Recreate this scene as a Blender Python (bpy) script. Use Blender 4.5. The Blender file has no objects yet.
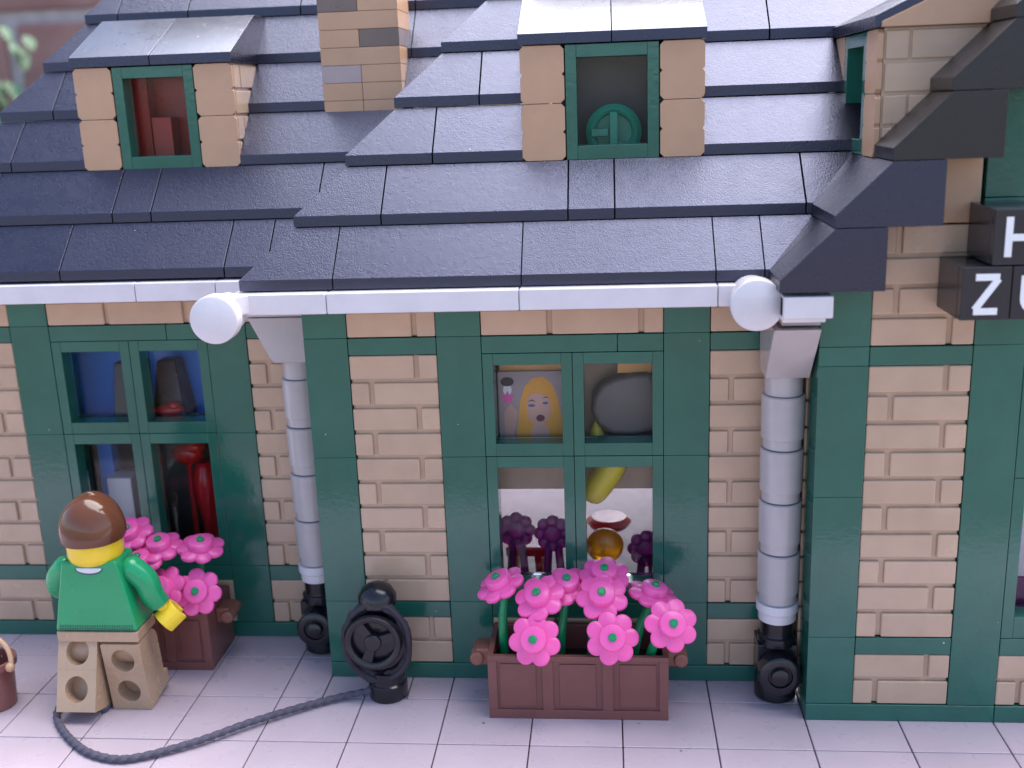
import bpy, bmesh, math, random
from mathutils import Vector, Matrix
random.seed(7)
R = math.radians
PI = math.pi
scene = bpy.context.scene
col = scene.collection

# ------------------------------------------------------------------ materials
def new_mat(name):
    m = bpy.data.materials.new(name); m.use_nodes = True
    nt = m.node_tree; b = nt.nodes['Principled BSDF']
    return m, nt, b

def plastic(name, c, rough=.22, tint=None, ior=1.5, bump=.004, bscale=9.0, dust=.0, grain=0.0, vary=.06, sss=0.0, per=0.0, spec=.5):
    """moulded plastic: slight tone drift, uneven gloss, faint waviness, a few specks of dust"""
    m, nt, b = new_mat(name)
    N, L = nt.nodes, nt.links
    tc = N.new('ShaderNodeTexCoord')
    n1 = N.new('ShaderNodeTexNoise'); n1.inputs['Scale'].default_value = 1.3; n1.inputs['Detail'].default_value = 5
    L.new(tc.outputs['Object'], n1.inputs['Vector'])
    hsv = N.new('ShaderNodeHueSaturation'); hsv.inputs['Color'].default_value = (*c, 1)
    mr = N.new('ShaderNodeMapRange'); mr.inputs['From Min'].default_value = .3; mr.inputs['From Max'].default_value = .7
    mr.inputs['To Min'].default_value = 1 - vary; mr.inputs['To Max'].default_value = 1 + vary
    L.new(n1.outputs['Fac'], mr.inputs['Value'])
    val = mr.outputs['Result']
    if per:
        gi = N.new('ShaderNodeNewGeometry')
        m2 = N.new('ShaderNodeMapRange'); m2.inputs['To Min'].default_value = 1 - per; m2.inputs['To Max'].default_value = 1 + per
        L.new(gi.outputs['Random Per Island'], m2.inputs['Value'])
        mu = N.new('ShaderNodeMath'); mu.operation = 'MULTIPLY'
        L.new(val, mu.inputs[0]); L.new(m2.outputs['Result'], mu.inputs[1]); val = mu.outputs[0]
    L.new(val, hsv.inputs['Value'])
    colour = hsv.outputs['Color']
    if dust:
        vo = N.new('ShaderNodeTexVoronoi'); vo.inputs['Scale'].default_value = 2.6
        L.new(tc.outputs['Object'], vo.inputs['Vector'])
        sep = N.new('ShaderNodeSeparateColor'); L.new(vo.outputs['Color'], sep.inputs['Color'])
        sz = N.new('ShaderNodeMath'); sz.operation = 'POWER'; L.new(sep.outputs[0], sz.inputs[0]); sz.inputs[1].default_value = 4
        sm = N.new('ShaderNodeMath'); sm.operation = 'MULTIPLY'; L.new(sz.outputs[0], sm.inputs[0]); sm.inputs[1].default_value = dust
        lt = N.new('ShaderNodeMath'); lt.operation = 'LESS_THAN'
        L.new(vo.outputs['Distance'], lt.inputs[0]); L.new(sm.outputs[0], lt.inputs[1])
        mx = N.new('ShaderNodeMix'); mx.data_type = 'RGBA'
        L.new(lt.outputs[0], mx.inputs['Factor']); L.new(colour, mx.inputs['A']); mx.inputs['B'].default_value = (.55, .55, .55, 1)
        colour = mx.outputs['Result']
    L.new(colour, b.inputs['Base Color'])
    n2 = N.new('ShaderNodeTexNoise'); n2.inputs['Scale'].default_value = 3.1; n2.inputs['Detail'].default_value = 6
    L.new(tc.outputs['Object'], n2.inputs['Vector'])
    r2 = N.new('ShaderNodeMapRange'); r2.inputs['From Min'].default_value = .3; r2.inputs['From Max'].default_value = .7
    r2.inputs['To Min'].default_value = rough * .90; r2.inputs['To Max'].default_value = rough * 1.14
    L.new(n2.outputs['Fac'], r2.inputs['Value'])
    rv = r2.outputs['Result']
    if per:
        a = N.new('ShaderNodeMath'); a.operation = 'MULTIPLY_ADD'
        L.new(gi.outputs['Random Per Island'], a.inputs[0]); a.inputs[1].default_value = .12; L.new(rv, a.inputs[2]); rv = a.outputs[0]
    L.new(rv, b.inputs['Roughness'])
    b.inputs['IOR'].default_value = ior
    b.inputs['Specular IOR Level'].default_value = spec
    if tint: b.inputs['Specular Tint'].default_value = (*tint, 1)
    if sss:
        b.inputs['Subsurface Weight'].default_value = sss
        b.inputs['Subsurface Radius'].default_value = (.12, .1, .1)
        b.inputs['Subsurface Scale'].default_value = .5
    n3 = N.new('ShaderNodeTexNoise'); n3.inputs['Scale'].default_value = bscale; n3.inputs['Detail'].default_value = 2
    L.new(tc.outputs['Object'], n3.inputs['Vector'])
    bp = N.new('ShaderNodeBump'); bp.inputs['Strength'].default_value = 1; bp.inputs['Distance'].default_value = bump
    L.new(n3.outputs['Fac'], bp.inputs['Height'])
    nrm = bp.outputs['Normal']
    if grain:
        n4 = N.new('ShaderNodeTexNoise'); n4.inputs['Scale'].default_value = 34; n4.inputs['Detail'].default_value = 3
        L.new(tc.outputs['Object'], n4.inputs['Vector'])
        b2 = N.new('ShaderNodeBump'); b2.inputs['Strength'].default_value = 1; b2.inputs['Distance'].default_value = grain
        L.new(n4.outputs['Fac'], b2.inputs['Height']); L.new(nrm, b2.inputs['Normal']); nrm = b2.outputs['Normal']
    L.new(nrm, b.inputs['Normal'])
    return m

M = {}
M['green']  = plastic('dark green plastic', (.018, .115, .082), .085, ior=1.58, dust=.05, vary=.08, per=.10)
M['tan']    = plastic('tan plastic', (.53, .36, .25), .16, per=.05)
M['tile']   = plastic('warm tan tile plastic', (.53, .31, .19), .3, per=.03)  # tan shifted warmer; the light on dormers and chimney put into the colour
M['darkgrey'] = plastic('dark grey plastic', (.17, .115, .10), .3)
M['palegrey'] = plastic('pale grey plastic', (.40, .31, .31), .3)
M['roof']   = plastic('black roof plastic', (.008, .007, .011), .27, ior=1.84, tint=(.66, .68, 1.0), dust=.045, grain=.0065, per=.12, bump=.003)  # blue specular tint paints sky colour into the roof sheen
M['rooflit'] = plastic('black smooth roof plastic', (.008, .007, .011), .24, ior=1.84, tint=(.66, .68, 1.0), dust=.03, grain=.005, per=.1, bump=.003)  # same painted sky tint, smoother copy for the bright rows
M['rake']   = plastic('black brick side plastic', (.018, .015, .016), .3, dust=.05, grain=.002)  # browner untinted black; different light on the upper right rows put into colour
M['white']  = plastic('white plastic', (.70, .65, .68), .2)
M['pipe']   = plastic('light grey pipe plastic', (.47, .42, .42), .13, bump=.002)
M['black']  = plastic('black plastic', (.011, .010, .014), .22)
M['coil'] = plastic('dark coiled cord thread', (.03, .024, .036), .7, bump=.002)
M['blackcord'] = plastic('black cord thread', (.085, .075, .105), .75, bump=.002)
M['pink']   = plastic('bright pink plastic', (.93, .12, .42), .3, sss=.15, bump=.002)
M['stem']   = plastic('green stem plastic', (.01, .27, .10), .25)
M['brown']  = plastic('reddish brown plastic', (.20, .072, .062), .2, dust=.05)
M['soil']   = plastic('dark inside plastic', (.02, .012, .014), .6)
M['shirt']  = plastic('green sweater plastic', (.012, .30, .115), .25, bump=.002)
M['trouser'] = plastic('dull tan trouser plastic', (.46, .30, .19), .26, dust=.04, bump=.002)
M['yellow'] = plastic('yellow skin plastic', (.85, .58, .025), .2, bump=.002, sss=.1)
M['hair']   = plastic('brown hair plastic', (.12, .042, .02), .13, bump=.002)
M['print']  = plastic('white collar print', (.7, .7, .75), .3)
M['printdark'] = plastic('dark collar print', (.03, .09, .09), .3)
M['navy']   = plastic('blue plastic', (.06, .30, .95), .2)
M['red']    = plastic('red plastic', (.55, .015, .02), .15)
M['darkbrown'] = plastic('dark brown plastic', (.045, .018, .014), .25)
M['maroon'] = plastic('dark maroon plastic', (.42, .035, .022), .3)
M['purple'] = plastic('dark purple plastic', (.30, .02, .20), .45)
M['orange'] = plastic('amber plastic', (.95, .42, .02), .25)
M['banana'] = plastic('yellow plastic', (.8, .6, .05), .25)
M['rock']   = plastic('grey plastic', (.17, .14, .13), .4)
M['teal']   = plastic('teal green plastic', (.03, .34, .22), .2)
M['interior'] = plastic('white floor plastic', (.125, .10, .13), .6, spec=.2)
M['skin']   = plastic('pale print', (.68, .38, .30), .4)
M['blonde'] = plastic('blonde print', (.85, .37, .05), .4)
M['lips']   = plastic('dark lips print', (.16, .02, .05), .4)
M['eye']    = plastic('blue eye print', (.05, .12, .3), .4)
for nm_, tw_ in (('orange', .65), ('purple', .45)):
    M[nm_].node_tree.nodes['Principled BSDF'].inputs['Transmission Weight'].default_value = tw_
M['orangelit'] = plastic('orange-lit tan plastic', (.85, .42, .15), .25)  # orange light on the tan wall put into the colour
M['letter'] = plastic('white letter print', (.85, .84, .85), .3)
M['signblack'] = plastic('black sign plastic', (.022, .021, .028), .18)
M['clay']   = plastic('clay brown plastic', (.23, .085, .06), .25)

# glass pane: clear sheet with fresnel reflection
m, nt, b = new_mat('clear window plastic'); nt.nodes.remove(b)
out = nt.nodes['Material Output']
tr = nt.nodes.new('ShaderNodeBsdfTransparent'); tr.inputs['Color'].default_value = (.93, .94, .95, 1)
gl = nt.nodes.new('ShaderNodeBsdfGlossy'); gl.inputs['Roughness'].default_value = .02
fr = nt.nodes.new('ShaderNodeFresnel'); fr.inputs['IOR'].default_value = 1.27
mix = nt.nodes.new('ShaderNodeMixShader')
nt.links.new(fr.outputs[0], mix.inputs[0]); nt.links.new(tr.outputs[0], mix.inputs[1]); nt.links.new(gl.outputs[0], mix.inputs[2])
nt.links.new(mix.outputs[0], out.inputs['Surface'])
M['glass'] = m

# paving plastic with scuffs and dirt
def paving_mat():
    m, nt, b = new_mat('light grey paving plastic'); N, L = nt.nodes, nt.links
    tc = N.new('ShaderNodeTexCoord')
    gi = N.new('ShaderNodeNewGeometry')
    n1 = N.new('ShaderNodeTexNoise'); n1.inputs['Scale'].default_value = .45; n1.inputs['Detail'].default_value = 7
    L.new(tc.outputs['Object'], n1.inputs['Vector'])
    mr = N.new('ShaderNodeMapRange'); mr.inputs['From Min'].default_value = .3; mr.inputs['From Max'].default_value = .7
    mr.inputs['To Min'].default_value = .93; mr.inputs['To Max'].default_value = 1.05
    L.new(n1.outputs['Fac'], mr.inputs['Value'])
    m2 = N.new('ShaderNodeMapRange'); m2.inputs['To Min'].default_value = .95; m2.inputs['To Max'].default_value = 1.04
    L.new(gi.outputs['Random Per Island'], m2.inputs['Value'])
    mu = N.new('ShaderNodeMath'); mu.operation = 'MULTIPLY'; L.new(mr.outputs[0], mu.inputs[0]); L.new(m2.outputs[0], mu.inputs[1])
    hsv = N.new('ShaderNodeHueSaturation'); hsv.inputs['Color'].default_value = (.50, .40, .445, 1)
    L.new(mu.outputs[0], hsv.inputs['Value'])
    vo = N.new('ShaderNodeTexVoronoi'); vo.inputs['Scale'].default_value = 1.1; L.new(tc.outputs['Object'], vo.inputs['Vector'])
    sp = N.new('ShaderNodeSeparateColor'); L.new(vo.outputs['Color'], sp.inputs['Color'])
    pw = N.new('ShaderNodeMath'); pw.operation = 'POWER'; L.new(sp.outputs[1], pw.inputs[0]); pw.inputs[1].default_value = 3
    sm = N.new('ShaderNodeMath'); sm.operation = 'MULTIPLY'; L.new(pw.outputs[0], sm.inputs[0]); sm.inputs[1].default_value = .055
    lt = N.new('ShaderNodeMath'); lt.operation = 'LESS_THAN'; L.new(vo.outputs['Distance'], lt.inputs[0]); L.new(sm.outputs[0], lt.inputs[1])
    mx = N.new('ShaderNodeMix'); mx.data_type = 'RGBA'; L.new(lt.outputs[0], mx.inputs['Factor'])
    L.new(hsv.outputs[0], mx.inputs['A']); mx.inputs['B'].default_value = (.16, .12, .12, 1)
    L.new(mx.outputs['Result'], b.inputs['Base Color'])
    n2 = N.new('ShaderNodeTexNoise'); n2.inputs['Scale'].default_value = 2; n2.inputs['Detail'].default_value = 8
    L.new(tc.outputs['Object'], n2.inputs['Vector'])
    r2 = N.new('ShaderNodeMapRange'); r2.inputs['To Min'].default_value = .18; r2.inputs['To Max'].default_value = .42
    L.new(n2.outputs['Fac'], r2.inputs['Value']); L.new(r2.outputs[0], b.inputs['Roughness'])
    bp = N.new('ShaderNodeBump'); bp.inputs['Distance'].default_value = .004; bp.inputs['Strength'].default_value = 1
    n3 = N.new('ShaderNodeTexNoise'); n3.inputs['Scale'].default_value = 6; L.new(tc.outputs['Object'], n3.inputs['Vector'])
    L.new(n3.outputs['Fac'], bp.inputs['Height']); L.new(bp.outputs[0], b.inputs['Normal'])
    return m
M['paving'] = paving_mat()

def simple_noise_mat(name, c1, c2, scale, rough=.8, bump=.1):
    m, nt, b = new_mat(name); N, L = nt.nodes, nt.links
    tc = N.new('ShaderNodeTexCoord'); n = N.new('ShaderNodeTexNoise'); n.inputs['Scale'].default_value = scale; n.inputs['Detail'].default_value = 8
    L.new(tc.outputs['Object'], n.inputs['Vector'])
    cr = N.new('ShaderNodeValToRGB'); cr.color_ramp.elements[0].color = (*c1, 1); cr.color_ramp.elements[1].color = (*c2, 1)
    cr.color_ramp.elements[0].position = .35; cr.color_ramp.elements[1].position = .65
    L.new(n.outputs['Fac'], cr.inputs['Fac']); L.new(cr.outputs[0], b.inputs['Base Color']); b.inputs['Roughness'].default_value = rough
    bp = N.new('ShaderNodeBump'); bp.inputs['Distance'].default_value = bump; bp.inputs['Strength'].default_value = 1
    L.new(n.outputs['Fac'], bp.inputs['Height']); L.new(bp.outputs[0], b.inputs['Normal'])
    return m
M['ground'] = simple_noise_mat('grey ground', (.13, .11, .10), (.20, .17, .155), .15)
M['clinker'] = simple_noise_mat('weathered red brick', (.22, .11, .10), (.34, .19, .17), .12, .9, .3)
M['mortar'] = simple_noise_mat('grey mortar', (.38, .33, .34), (.48, .43, .43), .5, .95, .2)
M['leaf'] = simple_noise_mat('green leaf', (.012, .065, .02), (.03, .11, .035), .6, .5, .02)

# ------------------------------------------------------------------ mesh builder
class MB:
    def __init__(s): s.v = []; s.f = []
    def add(s, vs, fs):
        o = len(s.v); s.v += [Vector(v) for v in vs]; s.f += [tuple(i + o for i in f) for f in fs]; return s
    def box(s, x0, x1, y0, y1, z0, z1):
        return s.add([(x0,y0,z0),(x1,y0,z0),(x1,y1,z0),(x0,y1,z0),(x0,y0,z1),(x1,y0,z1),(x1,y1,z1),(x0,y1,z1)],
                     [(0,3,2,1),(4,5,6,7),(0,1,5,4),(1,2,6,5),(2,3,7,6),(3,0,4,7)])
    def loft(s, a, b):
        """two equal outlines, capped"""
        n = len(a)
        fs = [tuple(reversed(range(n))), tuple(range(n, 2*n))] + [(i, (i+1) % n, n + (i+1) % n, n + i) for i in range(n)]
        return s.add(list(a) + list(b), fs)
    def prism_x(s, prof, x0, x1): return s.loft([(x0, p[0], p[1]) for p in prof], [(x1, p[0], p[1]) for p in prof])
    def prism_y(s, prof, y0, y1): return s.loft([(p[0], y0, p[1]) for p in prof], [(p[0], y1, p[1]) for p in prof])
    def prism_z(s, prof, z0, z1): return s.loft([(p[0], p[1], z0) for p in prof], [(p[0], p[1], z1) for p in prof])
    def lathe(s, c, axis, prof, n=32):
        """prof: list of (radius, offset along axis)"""
        c = Vector(c); ax = Vector(axis).normalized()
        u = ax.orthogonal().normalized(); w = ax.cross(u)
        vs = []; fs = []
        for r, h in prof:
            for k in range(n):
                t = 2*PI*k/n
                vs.append(c + ax*h + (u*math.cos(t) + w*math.sin(t))*r)
        m = len(prof)
        for j in range(m-1):
            for k in range(n):
                fs.append((j*n+k, j*n+(k+1) % n, (j+1)*n+(k+1) % n, (j+1)*n+k))
        fs.append(tuple(reversed(range(n)))); fs.append(tuple(range((m-1)*n, m*n)))
        return s.add(vs, fs)
    def sphere(s, c, rx, ry=None, rz=None, nu=24, nv=14, rot=None):
        ry = ry or rx; rz = rz or rx; c = Vector(c); vs = [(0,0,-1)]; fs = []
        for j in range(1, nv):
            p = -PI/2 + PI*j/nv
            for k in range(nu):
                t = 2*PI*k/nu; vs.append((math.cos(p)*math.cos(t), math.cos(p)*math.sin(t), math.sin(p)))
        vs.append((0,0,1)); top = len(vs)-1
        for k in range(nu):
            fs.append((0, 1+(k+1) % nu, 1+k)); fs.append((top, top-nu+k, top-nu+(k+1) % nu))
        for j in range(nv-2):
            for k in range(nu):
                a = 1+j*nu; fs.append((a+k, a+(k+1) % nu, a+nu+(k+1) % nu, a+nu+k))
        out = []
        for v in vs:
            q = Vector((v[0]*rx, v[1]*ry, v[2]*rz))
            if rot: q = rot @ q
            out.append(q + c)
        return s.add(out, fs)
    def tube(s, pts, rad, n=10, twist=0.0, lobes=0):
        pts = [Vector(p) for p in pts]; vs = []; fs = []; prev = None; dist = 0
        for i, p in enumerate(pts):
            t = (pts[min(i+1, len(pts)-1)] - pts[max(i-1, 0)]).normalized()
            if prev is None: u = t.orthogonal().normalized()
            else: u = (prev - t*prev.dot(t)).normalized()
            prev = u; w = t.cross(u); r = rad[i] if isinstance(rad, (list, tuple)) else rad
            if i: dist += (pts[i]-pts[i-1]).length
            for k in range(n):
                a = 2*PI*k/n
                rr = r*(1 + (.16*math.sin(lobes*a + twist*dist) if lobes else 0))
                vs.append(p + (u*math.cos(a) + w*math.sin(a))*rr)
        m = len(pts)
        for j in range(m-1):
            for k in range(n): fs.append((j*n+k, j*n+(k+1) % n, (j+1)*n+(k+1) % n, (j+1)*n+k))
        fs.append(tuple(reversed(range(n)))); fs.append(tuple(range((m-1)*n, m*n)))
        return s.add(vs, fs)
    def xf(s, mat):
        s.v = [mat @ v for v in s.v]; return s
    def build(s, name, mat, parent=None, bevel=.018, seg=2, smooth=True, loc=None, ang=38):
        me = bpy.data.meshes.new(name); me.from_pydata([tuple(v) for v in s.v], [], s.f)
        bm = bmesh.new(); bm.from_mesh(me); bmesh.ops.recalc_face_normals(bm, faces=bm.faces); bm.to_mesh(me); bm.free()
        me.materials.append(mat)
        if smooth:
            me.shade_smooth(); me.set_sharp_from_angle(angle=R(ang))
        o = bpy.data.objects.new(name, me); col.objects.link(o)
        if loc: o.location = loc
        if parent: o.parent = parent
        if bevel:
            bv = o.modifiers.new('edge', 'BEVEL'); bv.width = bevel; bv.segments = seg; bv.limit_method = 'ANGLE'; bv.angle_limit = R(ang)
            bv.use_clamp_overlap = True; bv.harden_normals = True
        return o

def tag(o, label, cat=None, group=None, kind=None):
    if label: o['label'] = label
    if cat: o['category'] = cat
    if group: o['group'] = group
    if kind: o['kind'] = kind
    return o
def empty(name, loc=(0,0,0), rz=0, parent=None):
    o = bpy.data.objects.new(name, None); col.objects.link(o); o.location = loc; o.rotation_euler = (0,0,rz); o.empty_display_size = .2
    if parent: o.parent = parent
    return o
def copy_tree(o, parent=None):
    c = o.copy(); col.objects.link(c)
    if parent: c.parent = parent
    for ch in [x for x in bpy.data.objects if x.parent == o]: copy_tree(ch, c)
    return c
def spline(pts, n=8):
    P = [Vector(p) for p in pts]; out = []
    for i in range(len(P)-1):
        p0 = P[max(i-1,0)]; p1 = P[i]; p2 = P[i+1]; p3 = P[min(i+2, len(P)-1)]
        for k in range(n):
            t = k/n
            out.append(.5*((2*p1)+(p2-p0)*t+(2*p0-5*p1+4*p2-p3)*t*t+(3*p1-p0-3*p2+p3)*t*t*t))
    out.append(P[-1]); return out

# ------------------------------------------------------------------ setting
DR = -1.6      # front plane of the right wing
mb = MB(); mb.box(-260, 260, -200, 90, -.62, -.52)
tag(mb.build('ground', M['ground'], bevel=0), None, kind='structure')

mb = MB()
g = .012
ys = [2.1, .9, -.95, -2.75, -4.6, -6.45, -8.3, -10.1, -11.6]
for j in range(len(ys)-1):
    x = -31 if j != 2 else -31
    step = 2
    while x < 33:
        sp = [(x, x+2)]
        if j == 1: sp = [(x, x+1), (x+1, x+2)] if int(x) % 3 != 0 else sp
        for a, b_ in sp: mb.box(a+g, b_-g, ys[j+1]+g, ys[j]-g, -.40, 0)
        x += step
pav = mb.build('pavement', M['paving'], bevel=.022)
tag(pav, None, kind='structure')
mb = MB(); mb.box(-31, 33, -11.6, 15, -.52, -.41)
tag(mb.build('pavement_base', M['paving'], bevel=0), None, kind='structure')

# garden wall far behind
W = empty('garden_wall', (-30, 88, -.5)); tag(W, 'blurred red brick garden wall with pale mortar behind the roof', 'wall')
mb = MB(); mb.box(-110, 8, .6, 6, 0, 27)
mb.build('mortar_bed', M['mortar'], W, bevel=0)
mb = MB()
zc = -5.45; k = 0
while zc < 26:
    xs = -22.9-28.9*3 + (14.45 if k % 2 else 0)
    while xs < -5:
        dy = random.uniform(-.15, .15)
        mb.box(xs, xs+27.4, 0+dy, 3, max(zc+.1, .05), min(zc+8.7, 26.8))
        xs += 28.9
    zc += 9.9; k += 1
mb.build('brickwork', M['clinker'], W, bevel=.35)

# leafy plant in front of the garden wall
P = empty('garden_plant', (-53, 82, -.52)); tag(P, 'blurred green leafy plant in front of the brick garden wall', 'plant')
mb = MB()
for k in range(7):
    b0 = Vector((random.uniform(-3, 3), random.uniform(-1, 1), 0)); tip = Vector((-7+k*2.0, random.uniform(-1.5, 1.5), random.uniform(13, 20)))
    mb.tube(spline([b0, b0*.6+tip*.4+Vector((0,0,1)), tip], 6), [.28-.012*i for i in range(13)], 6)
mb.build('stem', M['stem'], P, bevel=0)
mb = MB()
def leaf(mb, c, d, up, L_, w_):
    d = d.normalized(); s_ = d.cross(up).normalized(); n_ = s_.cross(d)
    vs = []
    for t, ww in ((0, .05), (.25, .8), (.5, 1), (.75, .7), (1, .03)):
        m_ = c + d*L_*t + n_*(-.25*L_*t*t)
        vs += [m_ - s_*w_*ww + n_*.12*w_, m_, m_ + s_*w_*ww + n_*.12*w_]
    fs = []
    for i in range(4):
        for j in range(2): fs.append((i*3+j, i*3+j+1, i*3+j+4, i*3+j+3))
    mb.add(vs, fs)
lf = []
for k in range(150):
    lf.append((Vector((random.uniform(-8.5, 7), random.uniform(-3, 3), random.uniform(2, 17.2))), None))
for px in [(3.0, 22.4), (3.6, 21.0), (4.4, 20.4), (5.2, 21.4), (4.2, 19.4), (-.5, 17.6), (.5, 17.0), (1.5, 17.8), (2.6, 17.4), (1.6, 16.4), (-1.5, 18.0), (3.2, 16.2)]:
    lf.append((Vector((px[0], -2, px[1])), Vector((.5, -.3, -.6))))
for c, d in lf:
    if c.x > -0 and c.z > 16 and d is None: continue
    d = d or Vector((random.uniform(-1, 1), random.uniform(-1, .3), random.uniform(-.6, .7)))
    leaf(mb, c, d, Vector((0, 0, 1)), random.uniform(1.5, 2.6), random.uniform(.4, .75))
mb.build('leaves', M['leaf'], P, bevel=0)

# ------------------------------------------------------------------ the building
B = empty('toy_building', (0, 0, 0))
tag(B, 'green and tan toy brick house with black stepped roof, dormers and white gutters', 'toy house')

def brick_panel(x0, x1, z0, z1, y, parent=B, th=.5, phase=0, mat='tan', label=None):
    mb = MB(); g_ = .042
    mb.box(x0+.01, x1-.01, y+.092, y+th, z0+.01, z1-.01)
    n = max(1, round((z1-z0)/.6)); h = (z1-z0)/n
    for k in range(n):
        a = z0+k*h; joints = [x0+.005]; off = .47 if (k+phase) % 2 == 0 else 1.52
        xx = x0+off
        while xx < x1-.12: joints.append(xx); xx += 2.0
        joints.append(x1-.005)
        for i in range(len(joints)-1):
            l = joints[i] + (g_+.012 if i else .0); r = joints[i+1] - (g_+.012 if i < len(joints)-2 else .0)
            mb.box(l, r, y+.012, y+.2, a+g_*(1 if k else .25), a+h-g_*(1 if k < n-1 else .25))
    return mb.build('brick_panel', M[mat], parent, bevel=.034, seg=3)

def beam(name, x0, x1, y0, y1, z0, z1, mat='green', cuts=()):
    mb = MB(); xs = [x0, *cuts, x1]
    for a, b_ in zip(xs[:-1], xs[1:]): mb.box(a+.006, b_-.006, y0, y1, z0+.006, z1-.006)
    return mb.build(name, M[mat], B)
def post(x0, x1, y0, y1, z0, z1, cuts=(2.0, 5.6, 8.4)):
    mb = MB(); zs = [z0, *[c for c in cuts if z0 < c < z1], z1]
    for a, b_ in zip(zs[:-1], zs[1:]): mb.box(x0+.006, x1-.006, y0+random.uniform(0, .008), y1, a+.002, b_-.002)
    return mb.build('green_post', M['green'], B, bevel=.014)

def window(x0, z0, w, h, y, parent=B, name='window', sill=.30, glassmat='glass'):
    """one framed casement; x0,z0 lower left outside corner"""
    bd = .245; d = .58
    mb = MB()
    x1 = x0+w; z1 = z0+h; e = .006
    mb.box(x0+e, x0+bd, y, y+d, z0+e, z1-e); mb.box(x1-bd, x1-e, y, y+d, z0+e, z1-e)
    mb.box(x0+bd, x1-bd, y+.002, y+d-.002, z0+e, z0+sill); mb.box(x0+bd, x1-bd, y+.002, y+d-.002, z1-.27, z1-e)
    f = mb.build(name, M['green'], parent, bevel=.012)
    mb = MB(); mb.box(x0+bd+.003, x1-bd-.003, y+.42, y+.47, z0+sill+.003, z1-.273)
    mb.build('pane', M[glassmat], f, bevel=0)
    return f

def stops(a, y):  # added bars behind the window frames, closing gaps where light leaked
    for xx in (a+.09, a+2.0, a+3.91):
        mb = MB(); mb.box(xx-.13, xx+.13, y+.60, y+.78, 2.01, 7.99); mb.build('leak_bar', M['green'], B)
    for zz in (2.1, 5.6, 7.92):
        for xx in (a+.23, a+2.14):
            mb = MB(); mb.box(xx, xx+1.62, y+.605, y+.77, zz-.08, zz+.08); mb.build('leak_bar', M['green'], B)
def wing(xa, y, posts, panels, win, top_panels):
    th = 1.0
    x_lo = min(p for p in posts); 
    for p in posts: post(p, p+1, y, y+th, .4, 9.62)
    for a, b_ in panels:
        brick_panel(a, b_, .4, 1.6, y)
        beam('green_beam', a, b_, y+.004, y+th, 1.6, 2.0)
        brick_panel(a, b_, 2.0, 8.0, y)
        beam('green_beam', a, b_, y+.004, y+th, 8.0, 8.4)
    for a in win:
        brick_panel(a, a+4, .4, 1.6, y)
        beam('green_beam', a, a+4, y+.004, y+th, 1.6, 2.0)
        for dx in (0, 2):
            window(a+dx, 2.0, 2, 3.6, y+.012, sill=.5); window(a+dx, 5.6, 2, 2.4, y+.012)
        stops(a, y)
        beam('green_beam', a, a+4, y+.004, y+th, 8.0, 8.4, cuts=(a+3.0,))
    for a, b_ in top_panels: brick_panel(a, b_, 8.4, 9.62, y, phase=1)

# central wing: front plane y = 0
beam('plinth', 0, 11.0, -.012, 1.0, .0, .4)
wing(0, 0, [0, 3, 8], [(1, 3), (9, 11)], [4], [(1, 3), (4, 8), (9, 11)])
# left wing: front plane y = 2
beam('plinth', -12, -.0, 1.985, 3.0, .0, .4)
wing(-12, 2.0, [-12, -8, -3], [(-11, -8), (-2, 0)], [-7], [(-11, -8), (-7, -3), (-2, 0)])
# right wing: front plane y = DR
beam('plinth', 11.0, 20, DR-.012, DR+1, .0, .4, cuts=(15,))
post(11, 12, DR, DR+1, .4, 9.7, cuts=(2.0, 5.2, 8.0, 8.4)); post(14, 15, DR, DR+1, .4, 10.9, cuts=(8.4,)); post(19, 20, DR, DR+1, .4, 9.7)
brick_panel(12, 14, .4, 1.6, DR); beam('green_beam', 12, 14, DR+.004, DR+1, 1.6, 2.0)
brick_panel(12, 14, 2.0, 8.0, DR); beam('green_beam', 12, 14, DR+.004, DR+1, 8.0, 8.4)
brick_panel(15, 19, .4, 1.6, DR); beam('green_beam', 15, 19, DR+.004, DR+1, 1.6, 2.0)
for dx in (0, 2):
    window(15+dx, 2.0, 2, 3.6, DR+.012, sill=.5); window(15+dx, 5.6, 2, 2.4, DR+.012)
beam('green_beam', 15, 19, DR+.004, DR+1, 8.0, 8.4); stops(15, DR)
brick_panel(12, 14, 8.4, 10.8, DR, phase=1)
brick_panel(15, 19, 8.4, 10.8, DR)
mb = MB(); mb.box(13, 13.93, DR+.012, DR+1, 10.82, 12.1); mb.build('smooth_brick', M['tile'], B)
mb = MB(); mb.box(14.0, 18, DR+.006, DR+1, 10.91, 11.28); mb.box(14.0, 18, DR+.004, DR+1, 11.29, 14.4); mb.build('gable_panel', M['green'], B)
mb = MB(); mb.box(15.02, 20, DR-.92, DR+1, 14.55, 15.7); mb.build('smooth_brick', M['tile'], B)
# side walls of the projecting wings
mb = MB(); mb.box(11.0, 11.5, DR+1.006, 0-.006, .4, 9.65)
for k in range(15): mb.box(10.96, 11.2, DR+1.02, -.03, .44+k*.6, .98+k*.6)
mb.build('side_wall', M['tan'], B, bevel=.02)
mb = MB(); mb.box(0.0, .5, 1.006, 1.98, .4, 9.6); mb.build('side_wall', M['tan'], B)
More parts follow.
